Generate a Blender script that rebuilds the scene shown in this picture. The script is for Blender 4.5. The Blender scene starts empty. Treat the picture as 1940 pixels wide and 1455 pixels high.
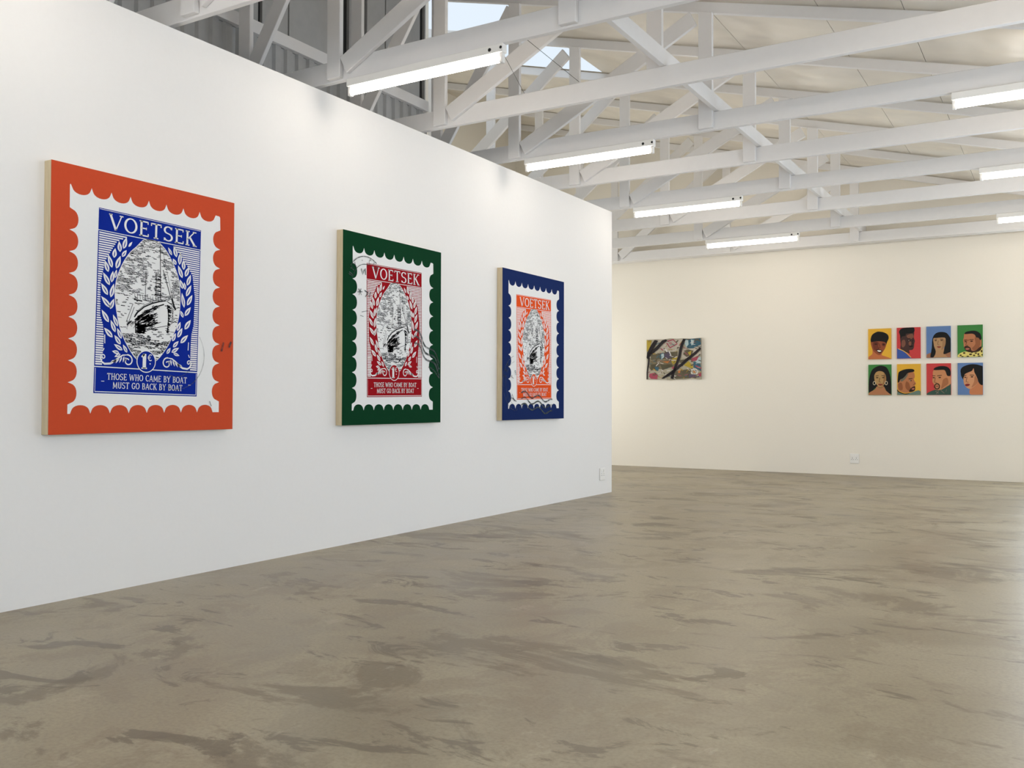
import bpy, bmesh, math, random
from mathutils import Vector, Matrix
C = bpy.context.scene.collection
scn = bpy.context.scene
PI = math.pi

# ---------------------------------------------------------------- camera
F_PX = 1740.0
cam_d = bpy.data.cameras.new('camera'); cam = bpy.data.objects.new('camera', cam_d); C.objects.link(cam)
yaw, pitch, roll = math.radians(31.1), math.atan(31.5/F_PX), math.radians(0.17)
fw = Vector((-math.sin(yaw)*math.cos(pitch), math.cos(yaw)*math.cos(pitch), math.sin(pitch)))
rt = Vector((math.cos(yaw), math.sin(yaw), 0)); up = rt.cross(fw)
r2 = rt*math.cos(roll) + up*math.sin(roll); u2 = up*math.cos(roll) - rt*math.sin(roll)
m = Matrix((r2, u2, -fw)).transposed().to_4x4(); m.translation = Vector((0, 0, 1.0))
cam.matrix_world = m
cam_d.sensor_fit = 'HORIZONTAL'; cam_d.sensor_width = 36.0; cam_d.lens = F_PX/1940*36.0
cam_d.clip_start = 0.05; cam_d.clip_end = 200
scn.camera = cam

# ---------------------------------------------------------------- colour management, world, daylight
scn.view_settings.view_transform = 'Standard'; scn.view_settings.look = 'None'
scn.view_settings.exposure = 0.0; scn.view_settings.gamma = 1.0
scn.view_settings.use_curve_mapping = False
w = bpy.data.worlds.new('world'); scn.world = w; w.use_nodes = True
bg = w.node_tree.nodes['Background']; bg.inputs[0].default_value = (0.76, 0.88, 1.0, 1); bg.inputs[1].default_value = 3.5
TUBE = 31.0          # emission of the fluorescent tubes
SHEET_GLOW = 1.0           # glow standing in for light falling on the pale ceiling sheet

def area_light(name, loc, rot, sx, sy, power, col):
    l = bpy.data.lights.new(name, 'AREA'); l.shape = 'RECTANGLE'; l.size = sx; l.size_y = sy
    l.energy = power; l.color = col
    o = bpy.data.objects.new(name, l); C.objects.link(o); o.location = loc; o.rotation_euler = rot
    return o
YEND = 13.12
DAY = (0.80, 0.90, 1.0)
# daylight entering through the three glazed openings of the right wall and the front wall
area_light('daylight_side_door', (1.20, 5.6, 1.25), (0, PI/2, 0), 2.3, 1.5, 18, (.72, .84, 1.0))
area_light('daylight_side_door_far', (1.20, 8.7, 1.15), (0, PI/2, 0), 2.3, 1.7, 16, (.72, .84, 1.0))
area_light('daylight_near_window', (1.20, 0.6, 1.85), (0, PI/2, 0), 1.1, 3.0, 38, DAY)
area_light('daylight_front_doors', (-1.5, -4.95, 1.35), (PI/2, 0, 0), 3.6, 2.4, 10, DAY)
area_light('daylight_end_door', (.36, YEND, 1.35), (-PI/2, 0, 0), 1.25, 2.0, 40, (.74, .88, 1.0))
area_light('added_far_light', (-7.80, 11.0, 1.6), (0, -PI/2, 0), 1.6, 2.6, 58, (1.0, .93, .80))  # unseen warm light added beyond the partition to brighten the end wall

# ---------------------------------------------------------------- materials
def lin(c):
    c = c/255.0
    return c/12.92 if c <= 0.04045 else ((c+0.055)/1.055)**2.4
def rgb(r, g, b): return (lin(r), lin(g), lin(b), 1.0)
_m = {}
def mat(name, col, rough=0.6, spec=0.3, bump=0.0, scale=60.0, var=0.0, metal=0.0):
    if name in _m: return _m[name]
    M = bpy.data.materials.new(name); M.use_nodes = True; nt = M.node_tree; b = nt.nodes['Principled BSDF']
    b.inputs['Roughness'].default_value = rough; b.inputs['Specular IOR Level'].default_value = spec
    b.inputs['Metallic'].default_value = metal
    tc = nt.nodes.new('ShaderNodeTexCoord')
    no = nt.nodes.new('ShaderNodeTexNoise'); no.inputs['Scale'].default_value = scale; no.inputs['Detail'].default_value = 4
    nt.links.new(tc.outputs['Object'], no.inputs['Vector'])
    mx = nt.nodes.new('ShaderNodeMix'); mx.data_type = 'RGBA'
    d = max(0.0, 1-var)
    mx.inputs['A'].default_value = (col[0]*d, col[1]*d, col[2]*d, 1); mx.inputs['B'].default_value = (min(1, col[0]*(1+var*.5)), min(1, col[1]*(1+var*.5)), min(1, col[2]*(1+var*.5)), 1)
    nt.links.new(no.outputs['Fac'], mx.inputs['Factor']); nt.links.new(mx.outputs['Result'], b.inputs['Base Color'])
    if bump:
        bp = nt.nodes.new('ShaderNodeBump'); bp.inputs['Strength'].default_value = bump; bp.inputs['Distance'].default_value = 0.002
        nt.links.new(no.outputs['Fac'], bp.inputs['Height']); nt.links.new(bp.outputs['Normal'], b.inputs['Normal'])
    _m[name] = M
    return M
def emis(name, col, s):
    M = bpy.data.materials.new(name); M.use_nodes = True; nt = M.node_tree; nt.nodes.clear()
    e = nt.nodes.new('ShaderNodeEmission'); e.inputs[0].default_value = col; e.inputs[1].default_value = s
    o = nt.nodes.new('ShaderNodeOutputMaterial'); nt.links.new(e.outputs[0], o.inputs[0]); return M
def ink(name, col, alpha):
    M = bpy.data.materials.new(name); M.use_nodes = True; nt = M.node_tree; b = nt.nodes['Principled BSDF']
    b.inputs['Base Color'].default_value = col; b.inputs['Roughness'].default_value = .8
    no = nt.nodes.new('ShaderNodeTexNoise'); no.inputs['Scale'].default_value = 25
    tc = nt.nodes.new('ShaderNodeTexCoord'); nt.links.new(tc.outputs['Object'], no.inputs['Vector'])
    mr = nt.nodes.new('ShaderNodeMapRange'); mr.inputs[1].default_value = .3; mr.inputs[2].default_value = .6
    mr.inputs[3].default_value = alpha*.35; mr.inputs[4].default_value = alpha
    nt.links.new(no.outputs['Fac'], mr.inputs[0]); nt.links.new(mr.outputs[0], b.inputs['Alpha']); return M

WALL = mat('white_wall_paint', rgb(236, 234, 232), .65, .25, .25, 40, .015)
WALLB = mat('cream_wall_paint', rgb(241, 235, 223), .65, .25, .2, 40, .015)
TIMB = mat('white_painted_timber', rgb(230, 228, 227), .6, .3, .35, 18, .03)
CLAD = mat('grey_painted_cladding', rgb(172, 172, 171), .6, .3, .2, 14, .12)
DARK = mat('dark_gap', rgb(60, 60, 60), .9, .1)
BODY = mat('white_enamel', rgb(240, 238, 234), .35, .5)
BLK = mat('black_plastic', rgb(25, 25, 25), .5, .4)
GLASS = mat('clear_glass', (1, 1, 1, 1), .02, .5); GLASS.node_tree.nodes['Principled BSDF'].inputs['Transmission Weight'].default_value = 1.0
ALU = mat('white_aluminium', rgb(225, 225, 225), .4, .5)
TUBEM = emis('tube_glow', (1.0, 0.91, 0.80, 1), TUBE)
SHEETM = emis('glowing_ceiling_sheet', (0.80, 0.90, 1.0, 1), SHEET_GLOW)

def ceiling_mat():
    M = bpy.data.materials.new('cream_ceiling_sheet'); M.use_nodes = True; nt = M.node_tree; b = nt.nodes['Principled BSDF']
    tc = nt.nodes.new('ShaderNodeTexCoord'); no = nt.nodes.new('ShaderNodeTexNoise')
    no.inputs['Scale'].default_value = 1.6; no.inputs['Detail'].default_value = 2
    nt.links.new(tc.outputs['Object'], no.inputs['Vector'])
    mx = nt.nodes.new('ShaderNodeMix'); mx.data_type = 'RGBA'
    mx.inputs['A'].default_value = rgb(200, 194, 186); mx.inputs['B'].default_value = rgb(244, 236, 220)
    nt.links.new(no.outputs['Fac'], mx.inputs['Factor']); nt.links.new(mx.outputs['Result'], b.inputs['Base Color'])
    bp = nt.nodes.new('ShaderNodeBump'); bp.inputs['Strength'].default_value = .9; bp.inputs['Distance'].default_value = .14
    nt.links.new(no.outputs['Fac'], bp.inputs['Height']); nt.links.new(bp.outputs['Normal'], b.inputs['Normal'])
    b.inputs['Roughness'].default_value = .42
    return M
CEIL = ceiling_mat()

def floor_mat():
    M = bpy.data.materials.new('stained_concrete'); M.use_nodes = True; nt = M.node_tree; b = nt.nodes['Principled BSDF']
    N = nt.nodes.new; L = nt.links.new
    tc = N('ShaderNodeTexCoord')
    def noise(scale, detail, rough=.55, vec=None, dist=0.0, sx=1, sy=1, rot=0.0):
        mp = N('ShaderNodeMapping'); mp.inputs['Scale'].default_value = (sx, sy, 1); mp.inputs['Rotation'].default_value = (0, 0, rot)
        L(tc.outputs['Object'], mp.inputs['Vector'])
        n = N('ShaderNodeTexNoise'); n.inputs['Scale'].default_value = scale; n.inputs['Detail'].default_value = detail
        n.inputs['Roughness'].default_value = rough; n.inputs['Distortion'].default_value = dist
        L(mp.outputs['Vector'], n.inputs['Vector']); return n.outputs['Fac']
    def ramp(fac, a, b_, lo=0.0, hi=1.0):
        r = N('ShaderNodeMapRange'); r.interpolation_type = 'SMOOTHSTEP'
        r.inputs[1].default_value = a; r.inputs[2].default_value = b_; r.inputs[3].default_value = lo; r.inputs[4].default_value = hi
        L(fac, r.inputs[0]); return r.outputs[0]
    def mix(fac, A, B, mode='MIX'):
        x = N('ShaderNodeMix'); x.data_type = 'RGBA'; x.blend_type = mode
        if isinstance(fac, float): x.inputs['Factor'].default_value = fac
        else: L(fac, x.inputs['Factor'])
        for k, v in (('A', A), ('B', B)):
            if isinstance(v, tuple): x.inputs[k].default_value = v
            else: L(v, x.inputs[k])
        return x.outputs['Result']
    big = noise(.55, 4, .55, dist=.4)
    med = noise(1.5, 7, .62, dist=.5, sx=1.0, sy=1.15, rot=.3)
    st1 = noise(1.25, 9, .68, dist=.7, sx=.8, sy=1.35, rot=.6)
    st2 = noise(3.1, 8, .66, dist=.8, sx=.7, sy=1.5, rot=.6)
    st3 = noise(2.2, 9, .72, dist=.5, sx=1.1, sy=.9, rot=-.3)
    crack = noise(7.0, 10, .75, dist=2.2)
    fine = noise(70, 5, .65)
    c = mix(ramp(big, .36, .64), rgb(138, 126, 102), rgb(152, 140, 114))
    c = mix(ramp(med, .42, .60, 0, .7), c, rgb(164, 153, 128))
    c = mix(ramp(st3, .50, .58, 0, .50), c, rgb(132, 117, 94))
    c = mix(ramp(st1, .54, .60, 0, .70), c, rgb(106, 92, 70))
    c = mix(ramp(st2, .57, .62, 0, .70), c, rgb(92, 80, 61))
    c = mix(ramp(noise(4.2, 9, .7, dist=.3, sx=1.3, sy=.8, rot=.2), .60, .68, 0, .45), c, rgb(176, 165, 142))
    c = mix(ramp(crack, .66, .72, 0, .55), c, rgb(76, 66, 50))
    c = mix(ramp(fine, .35, .75, 0, .32), c, rgb(92, 80, 60))
    L(c, b.inputs['Base Color'])
    ro = ramp(med, .3, .7, .30, .42); L(ro, b.inputs['Roughness'])
    b.inputs['Specular IOR Level'].default_value = .45
    bp = N('ShaderNodeBump'); bp.inputs['Strength'].default_value = .10; bp.inputs['Distance'].default_value = .003
    L(st2, bp.inputs['Height']); L(bp.outputs['Normal'], b.inputs['Normal'])
    return M
FLOOR = floor_mat()
def wood_mat():
    M = bpy.data.materials.new('raw_pine'); M.use_nodes = True; nt = M.node_tree; b = nt.nodes['Principled BSDF']
    tc = nt.nodes.new('ShaderNodeTexCoord'); mp = nt.nodes.new('ShaderNodeMapping'); mp.inputs['Scale'].default_value = (30, 2.5, 30)
    no = nt.nodes.new('ShaderNodeTexNoise'); no.inputs['Scale'].default_value = 3; no.inputs['Detail'].default_value = 5
    nt.links.new(tc.outputs['Object'], mp.inputs[0]); nt.links.new(mp.outputs[0], no.inputs['Vector'])
    mx = nt.nodes.new('ShaderNodeMix'); mx.data_type = 'RGBA'; mx.inputs['A'].default_value = rgb(184, 166, 130); mx.inputs['B'].default_value = rgb(224, 208, 176)
    nt.links.new(no.outputs['Fac'], mx.inputs['Factor']); nt.links.new(mx.outputs['Result'], b.inputs['Base Color']); b.inputs['Roughness'].default_value = .7
    return M
PINE = wood_mat()

# ---------------------------------------------------------------- helpers
def link(name, bm, material, parent=None, smooth=False):
    me = bpy.data.meshes.new(name); bm.normal_update(); bm.to_mesh(me); bm.free()
    o = bpy.data.objects.new(name, me); C.objects.link(o); me.materials.append(material)
    if smooth:
        for p in me.polygons: p.use_smooth = True
    if parent: o.parent = parent
    return o
def add_box(bm, a, b, bevel=0.0):
    x0, y0, z0 = a; x1, y1, z1 = b
    vs = [bm.verts.new(p) for p in ((x0,y0,z0),(x1,y0,z0),(x1,y1,z0),(x0,y1,z0),(x0,y0,z1),(x1,y0,z1),(x1,y1,z1),(x0,y1,z1))]
    fs = [bm.faces.new([vs[i] for i in f]) for f in ((0,3,2,1),(4,5,6,7),(0,1,5,4),(1,2,6,5),(2,3,7,6),(3,0,4,7))]
    if bevel:
        es = {e for f in fs for e in f.edges}
        bmesh.ops.bevel(bm, geom=list(es), offset=bevel, segments=2, affect='EDGES', profile=.5)
def box(name, a, b, material, parent=None, bevel=0.0):
    bm = bmesh.new(); add_box(bm, a, b, bevel); return link(name, bm, material, parent)
def add_prism(bm, poly, y0, y1):          # poly in x,z extruded along y
    f = [bm.verts.new((x, y0, z)) for x, z in poly]; g = [bm.verts.new((x, y1, z)) for x, z in poly]
    bm.faces.new(f); bm.faces.new(g[::-1]); n = len(poly)
    for i in range(n): bm.faces.new((f[i], g[i], g[(i+1) % n], f[(i+1) % n]))
def prism(name, poly, y0, y1, material, parent=None, bevel=.003):
    bm = bmesh.new(); add_prism(bm, poly, y0, y1); bmesh.ops.recalc_face_normals(bm, faces=bm.faces)
    if bevel: bmesh.ops.bevel(bm, geom=list(bm.edges), offset=bevel, segments=1, affect='EDGES')
    return link(name, bm, material, parent)
def add_tube(bm, p, q, r, n=16):
    p, q = Vector(p), Vector(q); d = (q-p).normalized(); a = d.orthogonal().normalized(); b = d.cross(a)
    A = [bm.verts.new(p + a*math.cos(t)*r + b*math.sin(t)*r) for t in [2*PI*i/n for i in range(n)]]
    B = [bm.verts.new(v.co + (q-p)) for v in A]
    bm.faces.new(A[::-1]); bm.faces.new(B)
    for i in range(n): bm.faces.new((A[i], A[(i+1) % n], B[(i+1) % n], B[i]))
def empty(name, loc, label=None, cat=None, group=None, rot=(0, 0, 0)):
    o = bpy.data.objects.new(name, None); C.objects.link(o); o.location = loc; o.rotation_euler = rot; o.empty_display_size = .1
    return tag(o, label, cat, group)
def tag(o, label=None, cat=None, group=None, kind=None):
    if label: o['label'] = label
    if cat: o['category'] = cat
    if group: o['group'] = group
    if kind: o['kind'] = kind
    return o
def struct(o, label=None): return tag(o, label, None, None, 'structure')

# ---------------------------------------------------------------- the room
XP, YE, ZP = -4.28, 9.22, 3.085       # partition face, end, top
XR, YF, YB = 1.15, -5.0, 13.1
XL, XC = -7.85, -5.10                  # far left wall, corrugated wall
YC = 6.90
TYN = [2.24, 1.06, -.12]
TY = [3.42, 4.60, 5.80, 6.92, 8.08, 9.28, 10.46, 11.64, 12.82]
def zr(x): return 4.02 - 0.262*(x+2.4)          # underside of rafters
def zc(x): return zr(x) + 0.13                  # ceiling sheets
struct(box('floor', (XL-.2, YF-.2, -.12), (XR+.2, YB+.2, 0), FLOOR), 'polished concrete floor with brown stains')
struct(box('wall_left', (XP-.12, YF, 0), (XP, YE, ZP), WALL), 'white painted partition wall carrying the stamp paintings')
def gable(name, y0, y1, x0, x1, z0, material):
    return prism(name, [(x0, z0), (x1, z0), (x1, zc(x1)+.02), (x0, zc(x0)+.02)], y0, y1, material, None, 0)
bm = bmesh.new()
for (x0, x1, z0, z1) in ((XL-.1, -.28, 0, None), (-.28, 1.0, 2.38, None), (-.28, 1.0, 0, .32), (1.0, XR+.1, 0, None)):
    if z1 is None and z0 == 0 or z0 > 2: add_prism(bm, [(x0, z0), (x1, z0), (x1, zc(x1)+.02), (x0, zc(x0)+.02)], YB, YB+.15)
    else: add_box(bm, (x0, YB, z0), (x1, YB+.15, z1))
bmesh.ops.recalc_face_normals(bm, faces=bm.faces)
struct(link('wall_back', bm, WALLB), 'cream painted end wall with portraits')
# front wall with a wide door opening
bm = bmesh.new()
for (x0, x1, z0, z1) in ((XL-.1, -3.4, 0, None), (.4, XR+.1, 0, None), (-3.4, .4, 2.6, None)):
    add_prism(bm, [(x0, z0), (x1, z0), (x1, zc(x1)+.02), (x0, zc(x0)+.02)], YF-.15, YF)
bmesh.ops.recalc_face_normals(bm, faces=bm.faces); struct(link('wall_front', bm, WALL))
# right wall with two openings
bm = bmesh.new(); zt = zc(XR)+.02
for (y0, y1, z0, z1) in ((YF-.15, -1.0, 0, zt), (-1.0, 2.2, 0, 1.2), (-1.0, 2.2, 2.45, zt), (2.2, 4.8, 0, zt), (4.8, 6.4, 2.45, zt), (6.4, 7.8, 0, zt), (7.8, 9.6, 2.45, zt), (9.6, YB+.15, 0, zt)):
    add_box(bm, (XR, y0, z0), (XR+.15, y1, z1))
struct(link('wall_right', bm, WALL))
bm = bmesh.new()
for (y0, y1, z0, z1) in ((YC, 9.7, 0, zc(XL)), (9.7, 12.3, 0, .8), (9.7, 12.3, 2.4, zc(XL)), (12.3, YB+.1, 0, zc(XL))): add_box(bm, (XL-.15, y0, z0), (XL, y1, z1))
struct(link('wall_far_left', bm, WALLB))
# glazed door and window frames (outside the photograph, where the daylight enters)
def glazing(name, fixed, a0, a1, z0, z1, n, axis):
    fr = bmesh.new(); gl = bmesh.new(); t = .05
    def bx(bm, u0, u1, w0, w1, d0, d1):
        if axis == 'y': add_box(bm, (fixed+d0, u0, w0), (fixed+d1, u1, w1))
        else: add_box(bm, (u0, fixed+d0, w0), (u1, fixed+d1, w1))
    bx(fr, a0, a1, z0, z0+t, .04, .10); bx(fr, a0, a1, z1-t, z1, .04, .10)
    for i in range(n+1):
        u = a0 + (a1-a0-t)*i/n; bx(fr, u, u+t, z0+t, z1-t, .04, .10)
    return link(name, fr, ALU)
struct(glazing('door_1', XR, 4.8, 6.4, 0.0, 2.45, 2, 'y'))
struct(glazing('door_3', XR, 7.8, 9.6, 0.0, 2.45, 2, 'y'))
struct(glazing('window_1', XR, -1.0, 2.2, 1.2, 2.45, 3, 'y'))
struct(glazing('added_far_frame', XL-.16, 9.7, 12.3, .8, 2.4, 3, 'y'))  # unseen frame added around the extra light beyond the partition
struct(glazing('window_4', YB, -.28, 1.0, .32, 2.38, 1, 'x'))
struct(glazing('door_2', YF-.15, -3.4, .4, 0.0, 2.6, 4, 'x'))
# ceiling: sheets with a dark joint between them, and one sheet given a glow to look lit
def sheet(x0, x1, y0, y1, name, material, th=.03):
    return prism(name, [(x0, zc(x0)), (x1, zc(x1)), (x1, zc(x1)+th), (x0, zc(x0)+th)], y0, y1, material, None, 0)
bm = bmesh.new()
SK = (-7.7, -4.42, 7.0, 9.26)
J = [XL-.15, SK[0], SK[1], -2.45, -1.555, -.96, .3, XR+.15]
for i in range(len(J)-1):
    x0, x1 = J[i]+(.0022 if i > 2 else 0), J[i+1]-(.0022 if i > 1 and i < 6 else 0)
    spans = [(YF-.15, YB+.15)] if i != 1 else [(YF-.15, SK[2]), (SK[3], YB+.15)]
    for (a, b) in spans:
        add_prism(bm, [(x0, zc(x0)), (x1, zc(x1)), (x1, zc(x1)+.03), (x0, zc(x0)+.03)], a, b)
bmesh.ops.recalc_face_normals(bm, faces=bm.faces)
struct(link('ceiling', bm, CEIL), 'sloping cream ceiling sheets')
struct(prism('trim_1', [(XL-.2, zc(XL-.2)+.035), (XR+.2, zc(XR+.2)+.035), (XR+.2, zc(XR+.2)+.06), (XL-.2, zc(XL-.2)+.06)], YF-.15, SK[2]-.3, DARK, None, 0))
struct(prism('trim_2', [(SK[1], zc(SK[1])+.035), (XR+.2, zc(XR+.2)+.035), (XR+.2, zc(XR+.2)+.06), (SK[1], zc(SK[1])+.06)], SK[2]-.3, YB+.15, DARK, None, 0))
struct(sheet(SK[0], SK[1], SK[2], SK[3], 'ceiling_sheet_glow', SHEETM), 'pale ceiling sheet with its lit look painted as glow')
# corrugated outer wall behind the partition
bm = bmesh.new(); prev = None; y = YF-.1; k = 0; prof = []
while y < YC:
    for dy, dx in ((0, 0), (.055, 0), (.07, -.022), (.105, -.022), (.12, 0)):
        if y+dy < YC: prof.append((y+dy, dx))
    y += .12
prof.append((YC, 0))
RB, RT = 3.69, 3.785
for yy, dx in prof:
    a = bm.verts.new((XC+dx, yy, 0)); b = bm.verts.new((XC+dx, yy, RB)); c = bm.verts.new((XC-.05, yy, RB))
    if prev: bm.faces.new((prev[0], a, b, prev[1])); bm.faces.new((prev[1], b, c, prev[2]))
    prev = (a, b, c)
bmesh.ops.recalc_face_normals(bm, faces=bm.faces)
struct(link('wall_corrugated', bm, CLAD), 'grey ribbed metal cladding seen above the partition')
bm = bmesh.new()
for (a, b) in ((YF-.1, 2.9), (2.93, 3.60), (3.65, 4.525), (4.537, 4.82), (4.862, 5.125), (5.14, 5.755), (5.83, 6.0), (6.06, 6.30), (6.315, 6.81), (6.885, YC)):
    add_box(bm, (XC-.05, a, RT), (XC-.02, b, zc(XC)+.02))
struct(link('wall_cladding_upper', bm, CLAD), 'grey flat cladding sheets above the rail')
struct(box('trim_3', (XC-.09, YF-.1, 0), (XC-.055, YC, zc(XC)+.02), DARK))
struct(box('wall_return', (XL-.15, YC+.002, 0), (XC-.06, YC+.10, zc(XC-.1)+.2), WALLB))
box_r = box('wall_rail', (XC-.018, YF-.05, RB), (XC+.03, YC-.01, RT), TIMB, None, .003)
tag(box_r, 'long grey painted timber rail running along the ribbed cladding', 'rail')
# ---------------------------------------------------------------- roof trusses
CH0, CH1, TH = 3.12, 3.262, .04
def seg_poly(x0, z0, x1, z1, wd):
    d = Vector((x1-x0, 0, z1-z0)).normalized(); n = Vector((-d.z, 0, d.x))*wd/2
    return [(x0+n.x, z0+n.z), (x1+n.x, z1+n.z), (x1-n.x, z1-n.z), (x0-n.x, z0-n.z)]
tl = ['white timber roof truss nearest the camera, its end just showing at the top left corner',
      'white timber roof truss carrying the nearest and largest tube lamp',
      'white timber roof truss between the first and second tube lamps of the left row',
      'white timber roof truss carrying the second nearest tube lamps',
      'white timber roof truss directly behind the second nearest tube lamps, without a lamp',
      'white timber roof truss over the end of the partition, carrying the third tube lamps',
      'white timber roof truss just past the partition end, without a lamp',
      'white timber roof truss carrying the farthest and smallest tube lamps',
      'white timber roof truss lying against the cream end wall']
tl += ['white timber roof truss carrying lamps just out of the top of the frame', 'white timber roof truss right above and ahead of the camera', 'white timber roof truss over the camera with lamps']
for k, y in enumerate(TY+TYN):
    t = empty('roof_truss', (0, y, CH0), tl[k], 'roof truss', 'white timber roof trusses')
    full = 3 < k < 9
    xl = XL+.02 if full else XC+.045
    def P(name, poly, y0, y1):
        return prism(name, [(a, b-CH0) for a, b in poly], y0, y1, TIMB, t)
    last = (k == 8)
    y1 = TH if not last else .17
    P('bottom_chord', [(xl, CH0), (XR-.02, CH0), (XR-.02, CH1-.02), (.55, CH1), (xl, CH1)], 0, y1)
    P('rafter', [(xl, zr(xl)+.035), (XR-.02, zr(XR)+.035), (XR-.02, zr(XR)+.122), (xl, zr(xl)+.122)], .001, TH+.001)
    front = (-.038, -.001); back = (TH+.002, TH+.038)
    # upright posts: alternate trusses have the posts nailed in front of the chord
    posts = [(-4.20, front), (-2.455, front if k != 2 else back)]
    posts.append((-5.95, front) if full else (-5.04, front))
    for px, (a, b) in posts:
        P('post', [(px, CH0+.012), (px+.112, CH0+.012), (px+.112, zr(px+.11)+.03), (px, zr(px)+.03)], a, b)
    # diagonals, from the foot of one post up to the head of the next
    P('diagonal_brace', seg_poly(-4.06, 3.205, -2.50, 4.02, .125), -.036, -.002)
    if full: P('diagonal_brace', seg_poly(-5.80, 3.205, -4.24, 4.46, .125), -.036, -.002)
    else: P('diagonal_brace', seg_poly(-4.965, 3.265, -4.175, 4.47, .115), -.036, -.002)
bm = bmesh.new(); add_box(bm, (-2.34, TY[0]-.3, CH1+.002), (-2.302, YB-.01, CH1+.115), .003)
tag(link('ceiling_binder', bm, TIMB), 'long white board running lengthwise on top of all the truss chords', 'beam')

# ---------------------------------------------------------------- tube lamps
def make_lamp(loc, label, group, L=1.21):
    t = empty('tube_lamp', loc, label, 'lamp', group)
    box('lamp_body', (0, -.026, -.052), (L, .026, 0), BODY, t, .004)
    bm = bmesh.new(); add_tube(bm, (.03, 0, -.085), (L-.03, 0, -.085), .021, 20); link('fluorescent_tube', bm, TUBEM, t, False)
    for x0 in (.004, L-.030):
        bm = bmesh.new(); add_box(bm, (x0, -.016, -.112), (x0+.024, .016, -.0525), .004); link('lamp_holder', bm, BODY, t)
    bm = bmesh.new(); add_tube(bm, (L-.09, -.0262, -.028), (L-.09, -.0275, -.028), .011); link('knockout', bm, BLK, t)
    bm = bmesh.new(); add_tube(bm, (L-.012, -.0262, -.026), (L-.012, -.0275, -.026), .009); link('knockout', bm, BLK, t)
    return t
def copy_tree(o, loc, label):
    r = o.copy(); C.objects.link(r); r.location = loc; r['label'] = label
    for ch in list(o.children):
        c = ch.copy(); C.objects.link(c); c.parent = r
    return r
LZ = CH0-.0015
lamp0 = make_lamp((-4.05, TY[1]+.012, LZ), 'lit tube lamp nearest the camera, above the first and second stamp paintings', 'lit tube lamps under the trusses')
for k, lb in ((3, 'lit tube lamp above the third stamp painting, second from the camera in the left row'),
              (5, 'lit tube lamp just beyond the partition corner, third in the left row'),
              (7, 'smallest lit tube lamp of the left row, near the end wall')):
    copy_tree(lamp0, (-4.05, TY[k]+.012, LZ), lb)
for k, lb in ((3, 'largest lit tube lamp cut by the right edge of the frame, uppermost of three'),
              (5, 'lit tube lamp cut by the right edge of the frame, middle of three'),
              (7, 'lit tube lamp cut by the right edge of the frame, lowest of three'),
              (1, 'lit tube lamp on the first lamp truss, beyond the upper right of the frame')):
    copy_tree(lamp0, (-.66, TY[k]+.012, LZ), lb)

for y, lb in ((TYN[0], 'lit tube lamp out of the frame above the orange bordered stamp painting'), (TYN[2], 'lit tube lamp on the truss over the camera')):
    copy_tree(lamp0, (-4.05, y+.012, LZ), lb)
    copy_tree(lamp0, (-.66, y+.012, LZ), lb + ', right row')
# thin cables strung between the trusses
def cable(p, q, lb):
    bm = bmesh.new(); add_tube(bm, p, q, .0016, 8); tag(link('cable', bm, BLK), lb, 'cable')
cable((-2.86, TY[1]+.02, 3.268), (-2.95, TY[2]+.0, 3.268), 'thin dark cable strung from the first lamp truss to the next truss')
cable((-2.85, TY[1]+.03, 3.05), (-3.40, TY[2]-.001, 3.262), 'thin dark cable leaving the right end of the nearest tube lamp')

# ---------------------------------------------------------------- 2-D drawing on flat artworks
class Sheet:
    """polygons drawn in the plane of an artwork: x to the right, y up, z out of the wall"""
    def __init__(s, parent, rot=0.0, origin=(0, 0), clip=None):
        s.p = parent; s.c, s.s = math.cos(rot), math.sin(rot); s.o = origin; s.clip = clip; s.z = 0
    def tf(s, x, y):
        X, Y = s.o[0] + s.c*x - s.s*y, s.o[1] + s.s*x + s.c*y
        if s.clip: X = min(max(X, s.clip[0]), s.clip[2]); Y = min(max(Y, s.clip[1]), s.clip[3])
        return X, Y
    def mesh(s, name, material, polys, z, label=None, th=0.0):
        bm = bmesh.new()
        for P in polys:
            pts = []
            for q in P:
                t = s.tf(*q)
                if not pts or (abs(t[0]-pts[-1][0]) + abs(t[1]-pts[-1][1])) > 1e-5: pts.append(t)
            if len(pts) > 2 and abs(pts[0][0]-pts[-1][0]) + abs(pts[0][1]-pts[-1][1]) < 1e-5: pts.pop()
            if len(pts) < 3: continue
            A = sum(pts[i][0]*pts[(i+1) % len(pts)][1] - pts[(i+1) % len(pts)][0]*pts[i][1] for i in range(len(pts)))
            if abs(A) < 1e-9: continue
            if A < 0: pts = pts[::-1]
            bm.faces.new([bm.verts.new((x, y, z)) for x, y in pts])
        me = bpy.data.meshes.new(name); bm.to_mesh(me); bm.free(); me.materials.append(material)
        o = bpy.data.objects.new(name, me); C.objects.link(o); o.parent = s.p
        if label: o['label'] = label
        return o
def rect(x0, y0, x1, y1): return [(x0, y0), (x1, y0), (x1, y1), (x0, y1)]
def ell(cx, cy, rx, ry, n=32, a0=0, a1=2*PI): return [(cx+rx*math.cos(a0+(a1-a0)*i/n), cy+ry*math.sin(a0+(a1-a0)*i/n)) for i in range(n+(0 if a1-a0 > 6.28 else 1))]
def smooth(P, n=4):
    out = []; N = len(P)
    for i in range(N):
        p0, p1, p2, p3 = P[i-1], P[i], P[(i+1) % N], P[(i+2) % N]
        for k in range(n):
            t = k/n
            out.append(tuple(.5*((2*p1[j]) + (-p0[j]+p2[j])*t + (2*p0[j]-5*p1[j]+4*p2[j]-p3[j])*t*t + (-p0[j]+3*p1[j]-3*p2[j]+p3[j])*t**3) for j in (0, 1)))
    return out
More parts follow.
